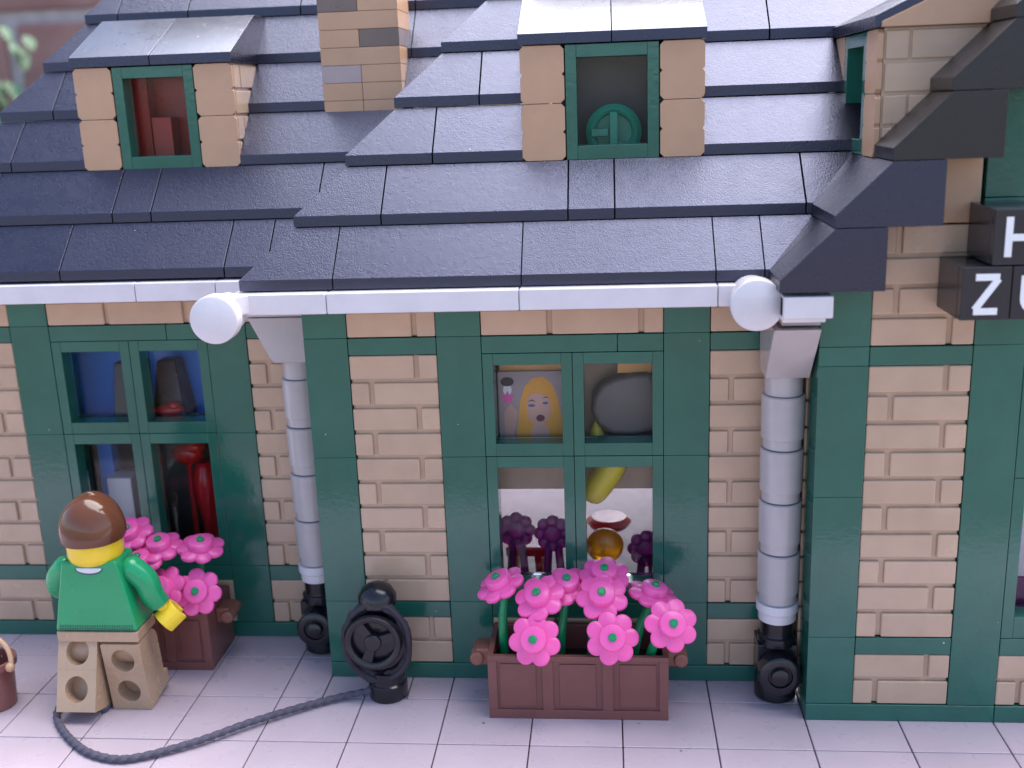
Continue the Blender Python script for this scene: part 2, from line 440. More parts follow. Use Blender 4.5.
# shell: outer end walls, inner partitions, floor and ceiling
mb = MB(); mb.box(-12, -11.5, 3.01, 14, .4, 9.6); mb.build('end_wall', M['tan'], B)
mb = MB(); mb.box(19.5, 20, DR+1.01, 14, .4, 9.6); mb.build('end_wall', M['tan'], B)
mb = MB(); mb.box(-.3, .0, 3.02, 14, .4, 9.6); mb.build('inner_wall', M['tan'], B)
mb = MB(); mb.box(11.0, 11.3, 1.02, 14, .4, 9.6); mb.build('inner_wall', M['tan'], B)
mb = MB(); mb.box(-11.4, 19.4, 3.05, 14.5, .02, .38); mb.box(.02, 10.98, 1.02, 3.04, .02, .38); mb.build('inner_floor', M['interior'], B)
mb = MB(); mb.box(-11.9, -.05, 2.2, 13.9, 9.63, 9.70); mb.box(.01, 11.0, .2, 13.9, 9.63, 9.70); mb.box(11.02, 19.9, DR+.2, 13.9, 9.705, 9.76); mb.build('ceiling', M['tan'], B, bevel=0)
mb = MB(); mb.box(.6, 10.9, 1.45, 1.7, 4.28, 9.6); mb.box(.6, 10.9, 1.02, 1.44, 5.55, 5.72)
mb.build('partition', M['tan'], B)
mb = MB(); mb.box(4.28, 6.0, .9, 1.44, 7.36, 7.60); mb.build('lit_strip', M['orangelit'], B)  # stands in for an orange-lit strip of the tan wall
mb = MB(); mb.box(7.0, 7.95, 1.0, 1.44, 7.26, 7.55); mb.build('lit_strip', M['orangelit'], B)
mb = MB(); mb.box(-11.3, -.4, 3.75, 4.0, 5.6, 9.6); mb.box(-6.95, -6.55, 3.5, 3.9, .4, 5.4); mb.build('partition', M['navy'], B)
mb = MB(); mb.box(11.4, 19.4, -.55, -.4, 2.95, 9.6); mb.build('partition', M['white'], B)
mb = MB(); mb.box(11.4, 19.4, -.57, -.4, .45, 2.93); mb.build('partition', M['purple'], B)

# ---------------------------------------------------------------- roof
ZE = 9.72; LIP = .225; STEP = 1.2
def prow(y0, z0):   # slope profile in (y, z)
    return [(y0, z0), (y0, z0+LIP), (y0+1.0, z0+1.185), (y0+2.0, z0+1.185), (y0+2.0, z0)]
def split(a, b_, cuts):
    xs = [a] + sorted(c for c in cuts if a+.2 < c < b_-.2) + [b_]
    return list(zip(xs[:-1], xs[1:]))

# unseen solid deck added under the central rows to keep light out
NR = 7
mb = MB(); mb.prism_x([(.9, 9.78), (.2+NR-1, 9.7+STEP*(NR-1)), (12, 9.7+STEP*(NR-1)), (13.5, 9.78)], 5.8, 12)
roofc = mb.build('roof', M['roof'], B, bevel=0)
YC = -1.25; XC = -.90
centre_cuts = {0: [1.1, 5.04, 8.98, 9.95], 1: [2.0, 5.99, 6.97, 10.9], 2: [3.02, 5.03, 8.87], 3: [3.99, 5.03, 8.87], 4: [4.99, 8.95, 10.5], 5: [4, 8, 10], 6: [5, 9]}
for i in range(NR):
    y0 = YC+i; z0 = ZE+STEP*i; xl = XC+i*.985; xr = 10+i+1.9
    mb = MB()
    segs = split(xl, xr, centre_cuts[i])
    for k, (a, b_) in enumerate(segs):
        p = prow(y0, z0)
        if k == 0:      # hipped corner: left end mitred at 45 degrees in plan
            A = [(xl, p[0][0], p[0][1]), (xl, p[1][0], p[1][1]), (xl+1, p[2][0], p[2][1]), (xl+2, p[3][0], p[3][1]), (xl+2, p[4][0], p[4][1])]
            mb.loft(A, [(b_-.012, q[0], q[1]) for q in p])
        elif i in (2, 3) and a > 4.9 and b_ < 8.95:
            mb.build('roof_row', M['rooflit'], roofc, bevel=.012); mb = MB()
        else: mb.prism_x(p, a+.012, b_-.012)
    mb.build('roof_row', M['rooflit'] if i in (2, 3, 4) else M['roof'], roofc, bevel=.012); mb = MB()
    # return along the hidden left side
    yb = 5.5+i
    A = [(xl, y0, z0), (xl, y0, z0+LIP), (xl+1, y0+1, z0+1.185), (xl+2, y0+2, z0+1.185), (xl+2, y0+2, z0)]
    Bv = [(xl, yb, z0), (xl, yb, z0+LIP), (xl+1, yb, z0+1.185), (xl+2, yb, z0+1.185), (xl+2, yb, z0)]
    mb.loft([Vector(v)+Vector((0,.004,0)) for v in A], Bv)
    mb.build('roof_row', M['rooflit'] if i in (2, 3, 4) else M['roof'], roofc, bevel=.012)

YL = .75
mb = MB(); mb.prism_x([(2.9, 9.78), (2.2+NR-1, 9.7+STEP*(NR-1)), (12, 9.7+STEP*(NR-1)), (13.5, 9.78)], -5.4, 0.2)  # unseen deck added below the left rows to keep light out
roofl = mb.build('roof', M['roof'], B, bevel=0)
left_cuts = {0: [-9.8, -5.84, -1.92, -.92], 1: [-8, -4.87, -3.92, .08], 2: [-7.74, -5.83, -1.99], 3: [-7.0, -5.83, -1.99, 1.0], 4: [-6, -2, 2], 5: [-5.9, -4.0, -1.0, 2.0], 6: [-4, 0]}
for i in range(NR):
    y0 = YL+i; z0 = ZE+STEP*i; xl = -7.6+.8*(i-4); xr = -.9+i+3.6
    mb = MB()
    for k, (a, b_) in enumerate(split(xl, xr, left_cuts[i])):
        p = prow(y0, z0)
        if k == 0:
            A = [(xl, p[0][0], p[0][1]), (xl, p[1][0], p[1][1]), (xl+.8, p[2][0], p[2][1]), (xl+1.6, p[3][0], p[3][1]), (xl+1.6, p[4][0], p[4][1])]
            mb.loft(A, [(b_-.012, q[0], q[1]) for q in p])
        elif i in (2, 3) and a > -5.9 and b_ < -1.9:
            mb.build('roof_row', M['roof'], roofl, bevel=.012); mb = MB(); left_end = (xl, y0, z0)
        else: mb.prism_x(p, a+.012, b_-.012)
    mb.build('roof_row', M['roof'], roofl, bevel=.012); mb = MB()
    A = [(xl, y0, z0), (xl, y0, z0+LIP), (xl+.8, y0+1, z0+1.185), (xl+1.6, y0+2, z0+1.185), (xl+1.6, y0+2, z0)]
    Bv = [(v[0], 13.5, v[2]) for v in A]
    mb.loft([Vector(v)+Vector((0,.004,0)) for v in A], Bv)
    mb.build('roof_row', M['roof'], roofl, bevel=.012)

# right wing roof: rows climb to the right, gable front at y = -2.6
YG = -2.62
mb = MB(); mb.prism_y([(11.6, 9.78), (11.1+NR-1, 9.7+STEP*(NR-1)), (20, 9.7+STEP*(NR-1)), (20, 9.78)], DR+1.1, 13.5)  # unseen deck added inside the right roof, blocks light
roofr = mb.build('roof', M['roof'], B, bevel=0)
for i in range(NR):
    x0 = 10.03+i*.98; z0 = ZE+STEP*i-.02; w = 1.95 if i != 4 else 1.0
    mb = MB()
    prof = [(x0, z0), (x0, z0+LIP), (x0+1.0, z0+1.185), (x0+w, z0+1.185), (x0+w, z0)]
    ycuts = [YG, YC+i+(.0 if i < 2 else 1.0), 5+i*.5, 12.5]
    if i in (2, 3): ycuts = [YG, -1.16, 2.68, 12.5]
    for a, b_ in zip(ycuts[:-1], ycuts[1:]):
        if i in (2, 3) and a == -1.16:
            mb.build('roof_row', M['rake'], roofr, bevel=.012); mb = MB(); continue
        mb.prism_y(prof, a+.004, b_-.004)
    mb.build('roof_row', M['rake'] if i >= 2 else M['rooflit'], roofr, bevel=.012)

# ---------------------------------------------------------------- dormers
def dormer(loc, rz, infill=False, wide=3.9, contents=None, depth=4.0):
    D = empty('dormer', loc, rz, B)
    mb = MB()
    for xs, sgn in ((.03, -1), (wide-.45, 1)):
        mb.box(xs+.02, xs+.40, .06, depth, .01, 2.42)
        for k in range(4):
            xa = xs-.015 if sgn < 0 else xs+.37
            cuts = [.1, .58, 1.9, depth] if k % 2 else [.1, 1.55, 2.0, depth]
            for a, b_ in zip(cuts[:-1], cuts[1:]): mb.box(xa, xa+.075, a, b_-.05, .03+k*.6, .56+k*.6)
    mb.box(.5, wide-.5, depth-.6, depth-.5, .0, 2.4)
    mb.box(.5, wide-.5, 1.0, depth-.65, -.02, .02)
    mb.build('cheek_wall', M['tan'], D, bevel=.02)
    tw = (wide-2.0)/2-.012
    for xs in (.0, wide-tw):
        for k in range(2):
            z0 = .008+k*1.2; z1 = z0+1.188; c = .08; n_ = .05; zm = (z0+z1)/2
            pr = [(xs+c, z0), (xs+tw-c, z0), (xs+tw, z0+c), (xs+tw, zm-n_), (xs+tw-n_, zm), (xs+tw, zm+n_), (xs+tw, z1-c), (xs+tw-c, z1),
                  (xs+c, z1), (xs, z1-c), (xs, zm+n_), (xs+n_, zm), (xs, zm-n_), (xs, z0+c)]
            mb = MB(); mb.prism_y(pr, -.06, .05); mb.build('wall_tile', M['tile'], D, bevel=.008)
    window(tw+.018, .0, wide-2*tw-.036, 2.40, -.05, parent=D, name='dormer_window')
    mb = MB()
    prof = [(-.13, 2.415), (-.13, 2.64), (1.95, 3.60), (3.4, 3.60), (3.4, 2.415)]
    mid = wide/2
    for a, b_ in ((-.04, mid), (mid, wide+.04)): mb.prism_x(prof, a+.008, b_-.008)
    mb.build('dormer_roof', M['rooflit'], D, bevel=.012)
    if infill:
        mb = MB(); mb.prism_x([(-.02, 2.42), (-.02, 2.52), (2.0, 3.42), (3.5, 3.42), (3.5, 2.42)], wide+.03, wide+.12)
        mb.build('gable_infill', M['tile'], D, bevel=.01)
    return D
dl = dormer((-5.86, 2.80, 12.09), 0)
dc = dormer((5.0, .80, 12.10), 0)
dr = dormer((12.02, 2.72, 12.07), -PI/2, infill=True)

# chimney with mixed plates
mb = MB(); mb.box(.03, 1.86, 3.78, 5.2, 13.2, 18.0)
ch = mb.build('chimney', M['tile'], B, bevel=0)
pat = [('t','t'), ('t','t'), ('p','t'), ('T',), ('t','d'), ('T',), ('d','t'), ('t','t'), ('T',), ('t','t'), ('T',)]
mbs = {'t': MB(), 'p': MB(), 'd': MB()}
for k, row in enumerate(pat):
    z0 = 13.12+k*.412; z1 = z0+.406
    if len(row) == 1: mbs['t'].box(-.05, 1.90, 3.72, 5.25, z0, z1)
    else:
        mbs[row[0]].box(-.05, .92, 3.72, 5.25, z0, z1); mbs[row[1]].box(.93, 1.90, 3.72, 5.25, z0, z1)
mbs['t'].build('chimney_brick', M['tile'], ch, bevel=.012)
tag(mbs['p'].build('chimney_brick', M['palegrey'], ch, bevel=.012), 'pale grey chimney brick')
tag(mbs['d'].build('chimney_brick', M['darkgrey'], ch, bevel=.012), 'dark grey chimney bricks')

# ---------------------------------------------------------------- gutters and pipes
mb = MB()
for a, b_ in ((-1.05, 1.0), (1.0, 5.0), (5.0, 9.0), (9.0, 10.05)): mb.box(a+.006, b_-.006, -1.52, -.02, 9.25, 9.69)
G1 = mb.build('gutter', M['white'], B, bevel=.03)
mb = MB(); mb.lathe((-1.16, -2.25, 9.31), (0, 1, 0), [(.46, 0), (.5, .03), (.5, .35), (.40, .42), (.40, 1.0)], 40)
mb.prism_z([(-1.16, -1.5), (-.95, -1.9), (-.62, -1.5)], 9.3, 9.68)
mb.build('gutter_cap', M['white'], G1, bevel=.012)
mb = MB(); mb.lathe((9.68, -2.25, 9.40), (0, 1, 0), [(.47, 0), (.51, .03), (.51, .40), (.44, .50), (.44, 1.0)], 40)
mb.build('gutter_cap', M['white'], G1, bevel=.012)
mb = MB()
for a, b_ in ((-12.2, -8.1), (-8.1, -4.0), (-4.0, -2.1), (-2.1, -.95)): mb.box(a+.006, b_-.006, .55, 1.98, 9.22, 9.66)
mb.build('gutter', M['white'], B, bevel=.03)
mb = MB(); mb.box(10.12, 11.05, -2.60, DR-.03, 9.19, 9.62); mb.box(10.12, 10.94, -2.5, -.05, 9.10, 9.60)
mb.build('gutter', M['white'], B, bevel=.03)

def drainpipe(cx, cy, lean):
    mb = MB(); segs = [(7.18, 7.62)]
    mb.lathe((cx, cy, 7.18), (0, 0, 1), [(.40, 0), (.40, .46)], 36)
    dp = mb.build('drainpipe', M['pipe'], B, bevel=.012)
    first = None
    for k in range(4):
        if first is None:
            m_ = MB(); m_.lathe((0, 0, 0), (0, 0, 1), [(.36, 0), (.41, .02), (.41, .22), (.455, .24), (.465, 1.16), (.44, 1.19)], 36)
            first = m_.build('pipe_segment', M['pipe'], dp, bevel=0); s_ = first
        else: s_ = first.copy(); col.objects.link(s_); s_.parent = dp
        s_.location = (cx, cy, 5.98-1.2*k)
    mb = MB(); mb.lathe((cx, cy, 1.93), (0, 0, 1), [(.40, 0), (.42, .02), (.42, .22), (.47, .25), (.47, .45)], 36)
    mb.build('pipe_collar', M['white'], dp, bevel=.01)
    mb = MB()
    if lean == 'front':
        mb.prism_x([(cy-.46, 7.62), (cy-1.5, 8.86), (cy+.45, 8.86), (cy+.45, 7.62)], cx-.46, cx+.46)
        mb.box(cx-.30, cx+.47, cy-1.3, cy+.46, 8.90, 9.09)
    else:
        mb.prism_y([(cx-.46, 7.62), (cx-.56, 7.72), (cx-1.02, 8.71), (cx+.46, 8.71), (cx+.46, 7.62)], cy-.47, cy+.45)
        mb.box(cx-1.48, cx+.46, cy-.50, cy+.3, 8.73, 9.19)
    mb.build('funnel', M['pipe'], dp, bevel=.03)
    mb = MB()
    mb.lathe((cx, cy, 0.0), (0, 0, 1), [(.40, 0), (.47, .05), (.47, .75), (.44, .8)], 32)
    mb.lathe((cx, cy, 1.35), (0, 0, 1), [(.43, 0), (.43, .2), (.36, .24), (.36, .57)], 32)
    mb.box(cx-.44, cx+.44, cy-.3, cy+.44, .5, 1.4)
    mb.build('drain_base', M['black'], dp, bevel=.02)
    mb = MB(); mb.lathe((cx, cy-.32, .84), (0, -1, 0), [(.46, 0), (.46, .38), (.40, .42), (.27, .42), (.25, .36), (.25, .36)], 40)
    mb.lathe((cx, cy-.32, .84), (0, -1, 0), [(.2, .30), (.2, .44), (.15, .47)], 28)
    mb.build('drain_tap', M['black'], dp, bevel=.012)
    return dp
drainpipe(10.50, -.56, 'front')
drainpipe(-.56, 1.46, 'side')

# ---------------------------------------------------------------- letter sign on the right wing
S = empty('letter_sign', (13.2, -3.05, 9.2)); tag(S, 'black two row block sign with white letters H Z U on the right wing', 'sign')
def L_box(x0, x1, z0, z1):
    mb = MB(); mb.box(x0, x1, .22, 1.42, z0, z1); mb.box(x0+.004, x1-.004, .0, .205, z0+.004, z1-.004)
    return mb.build('letter_block', M['signblack'], S, bevel=.015)
zb = 0.0
bZ = L_box(.02, .90, .0, .99); bU = L_box(.91, 1.80, .0, .99); bH = L_box(.52, 1.46, 1.01, 2.02)
def strokes(name, parent, segs, w=.062):
    mb = MB(); y0, y1 = -.02, .03
    for k, s_ in enumerate(segs):
        pts = [Vector((p[0], 0, p[1])) for p in s_]
        lft = []; rgt = []
        for i, p in enumerate(pts):
            if i == 0: d = pts[1]-pts[0]
            elif i == len(pts)-1: d = pts[-1]-pts[-2]
            else: d = (pts[i+1]-pts[i]).normalized()+(pts[i]-pts[i-1]).normalized()
            d.normalize(); n_ = Vector((-d.z, 0, d.x))
            lft.append(p+n_*w); rgt.append(p-n_*w)
        yy = y0-.0025*k
        for i in range(len(pts)-1):
            q = [lft[i], lft[i+1], rgt[i+1], rgt[i]]
            mb.loft([(v.x, yy, v.z) for v in q], [(v.x, y1, v.z) for v in q])
    return mb.build(name, M['letter'], parent, bevel=0)
strokes('letter', bZ, [[(.26, .80), (.68, .80)], [(.66, .77), (.27, .20)], [(.25, .17), (.67, .17)]])
a = [(1.12, .82), (1.12, .42)] + [(1.355+.235*math.cos(t), .40+.235*math.sin(t)) for t in [PI+PI*k/10 for k in range(11)]] + [(1.59, .42), (1.59, .82)]
strokes('letter', bU, [a])
strokes('letter', bH, [[(.78, 1.16), (.78, 1.88)], [(1.22, 1.16), (1.22, 1.88)], [(.80, 1.51), (1.20, 1.51)]])

# ---------------------------------------------------------------- planters and flowers
def planter(x0, y0, label, w=3.98):
    d = 1.62; h = 1.54
    T = empty('planter', (x0+w/2, y0+d/2, 0)); tag(T, label, 'planter', 'brown flower planters along the front wall')
    mb = MB(); X = -w/2; Y = -d/2
    t = .13
    # outer walls with three framed panels on the front
    mb.box(X, -X, Y+.05, Y+.12, 0, h)
    mb.box(X, -X, -Y-.12, -Y, 0, h); mb.box(X, X+.12, Y+.122, -Y-.122, 0, h); mb.box(-X-.12, -X, Y+.122, -Y-.122, 0, h); mb.box(X+.12, -X-.12, Y+.12, -Y-.12, 0, .3)
    bay = w/3
    mb.box(X, -X, Y, Y+.049, 0, .22); mb.box(X, -X, Y, Y+.049, h-.12, h)
    for k in range(4):
        xx = X+bay*k; a = max(X, xx-.12); b_ = min(-X, xx+.12)
        if k in (0,): b_ = X+.2
        if k == 3: a = -X-.2
        mb.box(a, b_, Y, Y+.049, .22, h-.12)
    for k in range(3):
        mb.box(X+bay*k+.26, X+bay*(k+1)-.26, Y+.022, Y+.049, .30, h-.2)
    body = mb.build('box', M['brown'], T, bevel=.01)
    mb = MB(); mb.box(X+.13, -X-.13, Y+.13, -Y-.13, .31, .95)
    mb.build('filling', M['soil'], T, bevel=.02)
    for sx in (-1, 1):
        mb = MB(); a, b_ = sorted((sx*w/2, sx*(w/2+.34)))
        mb.box(a, b_, -.28, .28, 1.02, 1.42); mb.lathe((sx*(w/2+.30), -.36, 1.2), (0, 1, 0), [(.16, 0), (.16, .72)], 20)
        mb.build('handle', M['clay'], T, bevel=.04)
    return T
def flower(base, head, n, label, group, r=.205, ring=.375, rot=0):
    n = Vector(n).normalized(); base = Vector(base); head = Vector(head)
    F = empty('flower', base); tag(F, label, 'flower', group)
    hd = head-base
    mid = Vector((hd.x*.35, hd.y*.35, hd.z*.55)); low = hd - n*.22
    mb = MB(); mb.tube(spline([(0, 0, 0), mid, low, hd - n*.05], 7), .105, 12); mb.build('stem', M['stem'], F, bevel=0)
    # seven round petals as one outline
    u = n.orthogonal().normalized(); w_ = n.cross(u); pts = []; K = 7*16
    for k in range(K):
        t = 2*PI*k/K + rot; ph = ((t-rot+PI/7) % (2*PI/7))-PI/7
        rr = ring*math.cos(ph)+math.sqrt(max(0, r*r-(ring*math.sin(ph))**2))
        pts.append((rr*math.cos(t), rr*math.sin(t)))
    mb = MB()
    prof = [(1.0, -.055), (1.0, .05)]
    lay = []
    for sc, h in ((.93, -.065), (1.0, -.03), (1.0, .03), (.94, .06)):
        lay.append([hd + u*(p[0]*sc) + w_*(p[1]*sc) + n*h for p in pts])
    vs = [v for l in lay for v in l]; c0 = len(vs); vs += [hd - n*.065, hd + n*.06]; fs = []
    for j in range(3):
        for k in range(K): fs.append((j*K+k, j*K+(k+1) % K, (j+1)*K+(k+1) % K, (j+1)*K+k))
    for k in range(K): fs.append((c0, (k+1) % K, k)); fs.append((c0+1, 3*K+k, 3*K+(k+1) % K))
    mb.add(vs, fs)
    mb.lathe(hd, n, [(.29, .05), (.285, .235), (.265, .25)], 36)
    bl = mb.build('blossom', M['pink'], F, bevel=0, ang=60)
    mb = MB(); mb.lathe(hd, n, [(.095, .24), (.09, .30), (.06, .325)], 20); mb.build('flower_centre', M['stem'], F, bevel=0)
    return F
planter(4.04, -1.72, 'wide brown panelled planter of nine pink flowers below the central window')
planter(-6.15, .22, 'brown planter partly hidden behind the toy figure, below the left window', w=3.1)
gc = 'pink flowers in the central planter'
FL = [((535,638),(5.13,-1.93,2.06),(-.12,-.86,.5),'pink flower hanging over the planter front at the left, lowest of its bunch'),
      ((612,636),(6.80,-1.93,2.12),(.03,-.86,.5),'pink flower leaning over the middle of the planter front, right of its twin'),
      ((672,625),(8.06,-1.90,2.42),(.16,-.80,.58),'large open pink flower at the right end of the central planter'),
      ((540,598),(5.22,-1.30,2.74),(-.24,-.50,.83),'pink flower tilted left, above the lowest one at the planter left'),
      ((602,597),(6.59,-1.30,2.78),(-.02,-.62,.78),'big pink flower in the middle of the central planter bunch'),
      ((500,582),(4.30,-.75,2.80),(-.38,-.20,.90),'pink flower sticking out farthest left over the central planter'),
      ((567,585),(5.80,-.80,2.80),(.0,-.34,.94),'small looking pink flower at the back, between two bigger blossoms'),
      ((604,576),(6.64,-.65,2.98),(.02,-.35,.94),'topmost pink flower at the back, just below the amber lamp'),
      ((655,592),(7.72,-.85,2.62),(.24,-.05,.97),'pink flower seen edge on behind the large right end blossom')]
for k, (px, hd, n, lab) in enumerate(FL):
    bx = 4.35+(hd[0]-4.3)*.85; by = -.95 if hd[1] > -1.5 else -1.25
    flower((bx, by, .95), hd, n, lab, gc, rot=k*.31+.2)
gl_ = 'pink flowers in the left planter'
FLL = [((-3.93,0,2.28),(-.3,-.75,.6),'pink flower low behind the figure hand, half hidden'),
       ((-3.12,0,2.22),(.1,-.85,.52),'open pink flower at the right front of the left planter'),
       ((-3.17,.6,3.10),(.12,-.22,.97),'pink flower seen edge on at the right back of the left planter'),
       ((-4.20,.6,3.12),(.0,-.28,.96),'pink flower second from right at the back of the left planter'),
       ((-4.55,.25,2.85),(-.2,-.35,.9),'pink flower right beside the green shoulder of the figure'),
       ((-5.0,.8,3.38),(-.1,-.45,.88),'pink flower peeking out right of the brown hair')]
for k, (hd, n, lab) in enumerate(FLL): flower((-6.5+(hd[0]+6.5)*.95-.05 if hd[0] < -3.3 else hd[0]-.35, .95, .95), hd, n, lab, gl_, rot=k*.4)

# ---------------------------------------------------------------- hose reel and hose
H = empty('hose_reel', (1.44, -.90, 0)); tag(H, 'black hose reel on a stand with a spoked wheel in front of the panel', 'hose reel')
mb = MB(); mb.lathe((.12, .12, 0), (0, 0, 1), [(.43, 0), (.45, .03), (.45, .38), (.40, .42), (.40, .7)], 32)
mb.lathe((0, .25, .5), (0, 0, 1), [(.34, 0), (.34, 1.7), (.36, 1.75)], 28); mb.build('stand', M['black'], H, bevel=.01)
mb = MB(); mb.lathe((0, .15, 2.3), (0, 0, 1), [(.40, 0), (.44, .05), (.44, .25), (.34, .42), (.18, .52), (.05, .55)], 32); mb.build('top_knob', M['black'], H, bevel=0)
mb = MB(); mb.lathe((-.02, .3, 1.55), (0, -1, 0), [(.62, 0), (.66, .02), (.66, .1), (.42, .12), (.42, .50), (.68, .52), (.68, .60)], 40)
mb.build('drum', M['black'], H, bevel=.01)
cpts = []
for k in range(0, 260):
    t = k*.2; lay = (k/260.0); rr = .62+.10*math.sin(k*.043)+random.uniform(-.03, .03)
    cpts.append((-.02+rr*1.05*math.cos(t), -.02-.18*math.sin(t*.23)+random.uniform(-.015, .015), 1.50+rr*1.35*math.sin(t)-.0))
mb = MB(); mb.tube(cpts, .075, 8, 20, 3); mb.build('coiled_cord', M['coil'], H, bevel=0)
mb = MB(); cw = Vector((-.04, -.36, 1.64)); n = 44
prof = [(.50, 0), (.50, .10), (.56, .14), (.63, .14), (.66, .09), (.66, 0)]
vs = []; fs = []
for r_, h_ in prof:
    for k in range(n): vs.append(cw + Vector((r_*math.cos(2*PI*k/n), -h_, r_*math.sin(2*PI*k/n))))
m_ = len(prof)
for j in range(m_):
    for k in range(n): fs.append((j*n+k, j*n+(k+1) % n, ((j+1) % m_)*n+(k+1) % n, ((j+1) % m_)*n+k))
mb.add(vs, fs); mb.lathe(cw, (0, -1, 0), [(.2, -.02), (.2, .12), (.17, .15)], 24)
for a in (R(15), R(128), R(250)):
    d = Vector((math.cos(a), 0, math.sin(a))); s_ = Vector((-d.z, 0, d.x))
    q = [cw+d*.15+s_*.10, cw+d*.53+s_*.13, cw+d*.53-s_*.13, cw+d*.15-s_*.10]
    mb.loft([v+Vector((0, -.08, 0)) for v in q], [v+Vector((0, .02, 0)) for v in q])
mb.build('wheel', M['black'], H, bevel=.015)

hose = [(1.35,-.95,.34),(1.1,-.98,.2),(.47,-1.12,.12),(-.34,-1.61,.14),(-1.3,-2.29,.16),(-2.19,-2.98,.14),(-3.11,-3.49,.11),(-3.75,-3.66,.10),
        (-4.46,-3.46,.10),(-5.08,-3.02,.10),(-5.65,-2.45,.10),(-6.0,-1.93,.10),(-6.08,-1.3,.085),(-5.95,-.55,.085),(-5.62,-.2,.085),(-5.35,-.6,.085),(-5.02,-1.25,.085),(-4.93,-1.75,.085)]
mb = MB(); mb.tube(spline(hose, 26), .075, 12, 26, 3)
tag(mb.build('hose', M['blackcord'], bevel=0), 'black twisted cord hose curving over the paving from reel to figure', 'hose')

# ---------------------------------------------------------------- toy figure seen from behind
F = empty('toy_figure', (-4.84, -1.27, .20)); tag(F, 'small toy figure with brown hair, green sweater and tan trousers, seen from behind', 'toy figure')
def fig(mb, *a, **k): return mb.build(*a, **k)
# torso: back at -y
tz0, tz1 = 1.90, 3.56
mb = MB()
lo = [(-.97, -.50), (.97, -.50), (.97, .46), (-.97, .46)]; hi = [(-.64, -.44), (.64, -.44), (.64, .42), (-.64, .42)]
mb.loft([(p[0], p[1], tz0) for p in lo], [(p[0], p[1], tz1) for p in hi])
tor = fig(mb, 'torso', M['shirt'], F, bevel=.06, seg=3)
# collar print and hem line on the back
def back_y(z): return -.50+.06*(z-tz0)/(tz1-tz0)
mb = MB(); pts = [(-.30, 3.42), (.30, 3.42)]; arc = [(.30*math.cos(t), 3.42-.12*math.sin(t)) for t in [PI*k/12 for k in range(13)]]
mb.loft([(p[0], back_y(p[1])-.004, p[1]) for p in arc], [(p[0], back_y(p[1])+.02, p[1]) for p in arc])
fig(mb, 'collar_print', M['print'], tor, bevel=0)
mb = MB(); ri = [(.30*math.cos(t), 3.42-.12*math.sin(t)) for t in [PI*k/12 for k in range(13)]]; ro = [(.335*math.cos(t), 3.42-.16*math.sin(t)) for t in [PI*k/12 for k in range(13)]]
for k in range(12):
    q = [ri[k], ri[k+1], ro[k+1], ro[k]]
    mb.loft([(p[0], back_y(p[1])-.005, p[1]) for p in q], [(p[0], back_y(p[1])+.02, p[1]) for p in q])
fig(mb, 'collar_line', M['printdark'], tor, bevel=0)
mb = MB()
mb.box(-.86, .86, -.512, -.46, 1.945, 1.963)
for k in range(30):
    xx = -.84+k*.058; mb.box(xx, xx+.014, -.511, -.46, 1.985, 2.05)
fig(mb, 'hem_print', M['printdark'], tor, bevel=0)
# head, neck, hair
mb = MB(); mb.lathe((0, 0, 3.30), (0, 0, 1), [(.36, 0), (.36, .16), (.50, .17), (.585, .24), (.62, .34), (.62, 1.0), (.55, 1.16), (.40, 1.22)], 36)
fig(mb, 'head', M['yellow'], F, bevel=0)
mb = MB(); nu, nv = 44, 22; vs = []; fs = []
for j in range(nv+1):
    p = PI/2 - (PI*.60)*j/nv
    for k in range(nu):
        t = 2*PI*k/nu
        front = max(0, math.sin(t))          # +y is the face side
        pp = p if p > -.1 else p*(1-.9*front) - .0
        rx = .72+.02*math.sin(3*t+1)*(.5-.5*math.sin(p)); ry = .71
        sw = .009*math.sin(5*t+4*p+.6)*math.cos(p)
        rad = math.cos(max(pp, -.42)) if pp < 0 else math.cos(pp)
        vs.append(((rx+sw)*rad*math.cos(t), -.02+(ry+sw)*rad*math.sin(t), 4.17+.84*math.sin(pp)*(1.0 if pp > 0 else .72)+.06*front))
for j in range(nv):
    for k in range(nu): fs.append((j*nu+k, j*nu+(k+1) % nu, (j+1)*nu+(k+1) % nu, (j+1)*nu+k))
fs.append(tuple(range(nv*nu, (nv+1)*nu)))
mb.add(vs, fs)
mb.sphere((-.60, -.08, 3.98), .12, .22, .20)
fig(mb, 'hair', M['hair'], F, bevel=0, ang=65)
# arms
def arm(pts, rads, sgn, hand_at, hand_dir):
    mb = MB(); sp = spline(pts, 8); n_ = len(sp); rr = []
    for i in range(n_):
        t = i/(n_-1)*(len(rads)-1); a = int(min(t, len(rads)-2)); f_ = t-a; rr.append(rads[a]*(1-f_)+rads[a+1]*f_)
    mb.tube(sp, rr, 20); mb.sphere(pts[0], rads[0]*1.0)
    A_ = fig(mb, 'arm', M['shirt'], F, bevel=.02)
    # C-shaped gripping hand
    hp = Vector(hand_at); hdn = Vector(hand_dir).normalized(); side = hdn.cross(Vector((0, 0, 1))).normalized(); up = side.cross(hdn)
    mb = MB(); mb.lathe(Vector(pts[-1])-hdn*.04, hdn, [(.15, 0), (.15, .22)], 20)
    out_, inn = [], []
    for k in range(19):
        t = R(40)+R(280)*k/18
        d_ = up*math.cos(t)*1.0+hdn*(-math.cos(t)*0)+side*0
        d_ = hdn*-math.cos(t)*-1 + side*math.sin(t)
        out_.append(d_*.30); inn.append(d_*.17)
    c_ = hp+hdn*.20
    ol = out_ + inn[::-1]
    mb.loft([c_+v-up*.24 for v in ol], [c_+v+up*.24 for v in ol])
    fig(mb, 'hand', M['yellow'], A_, bevel=.03, ang=50)
    return A_
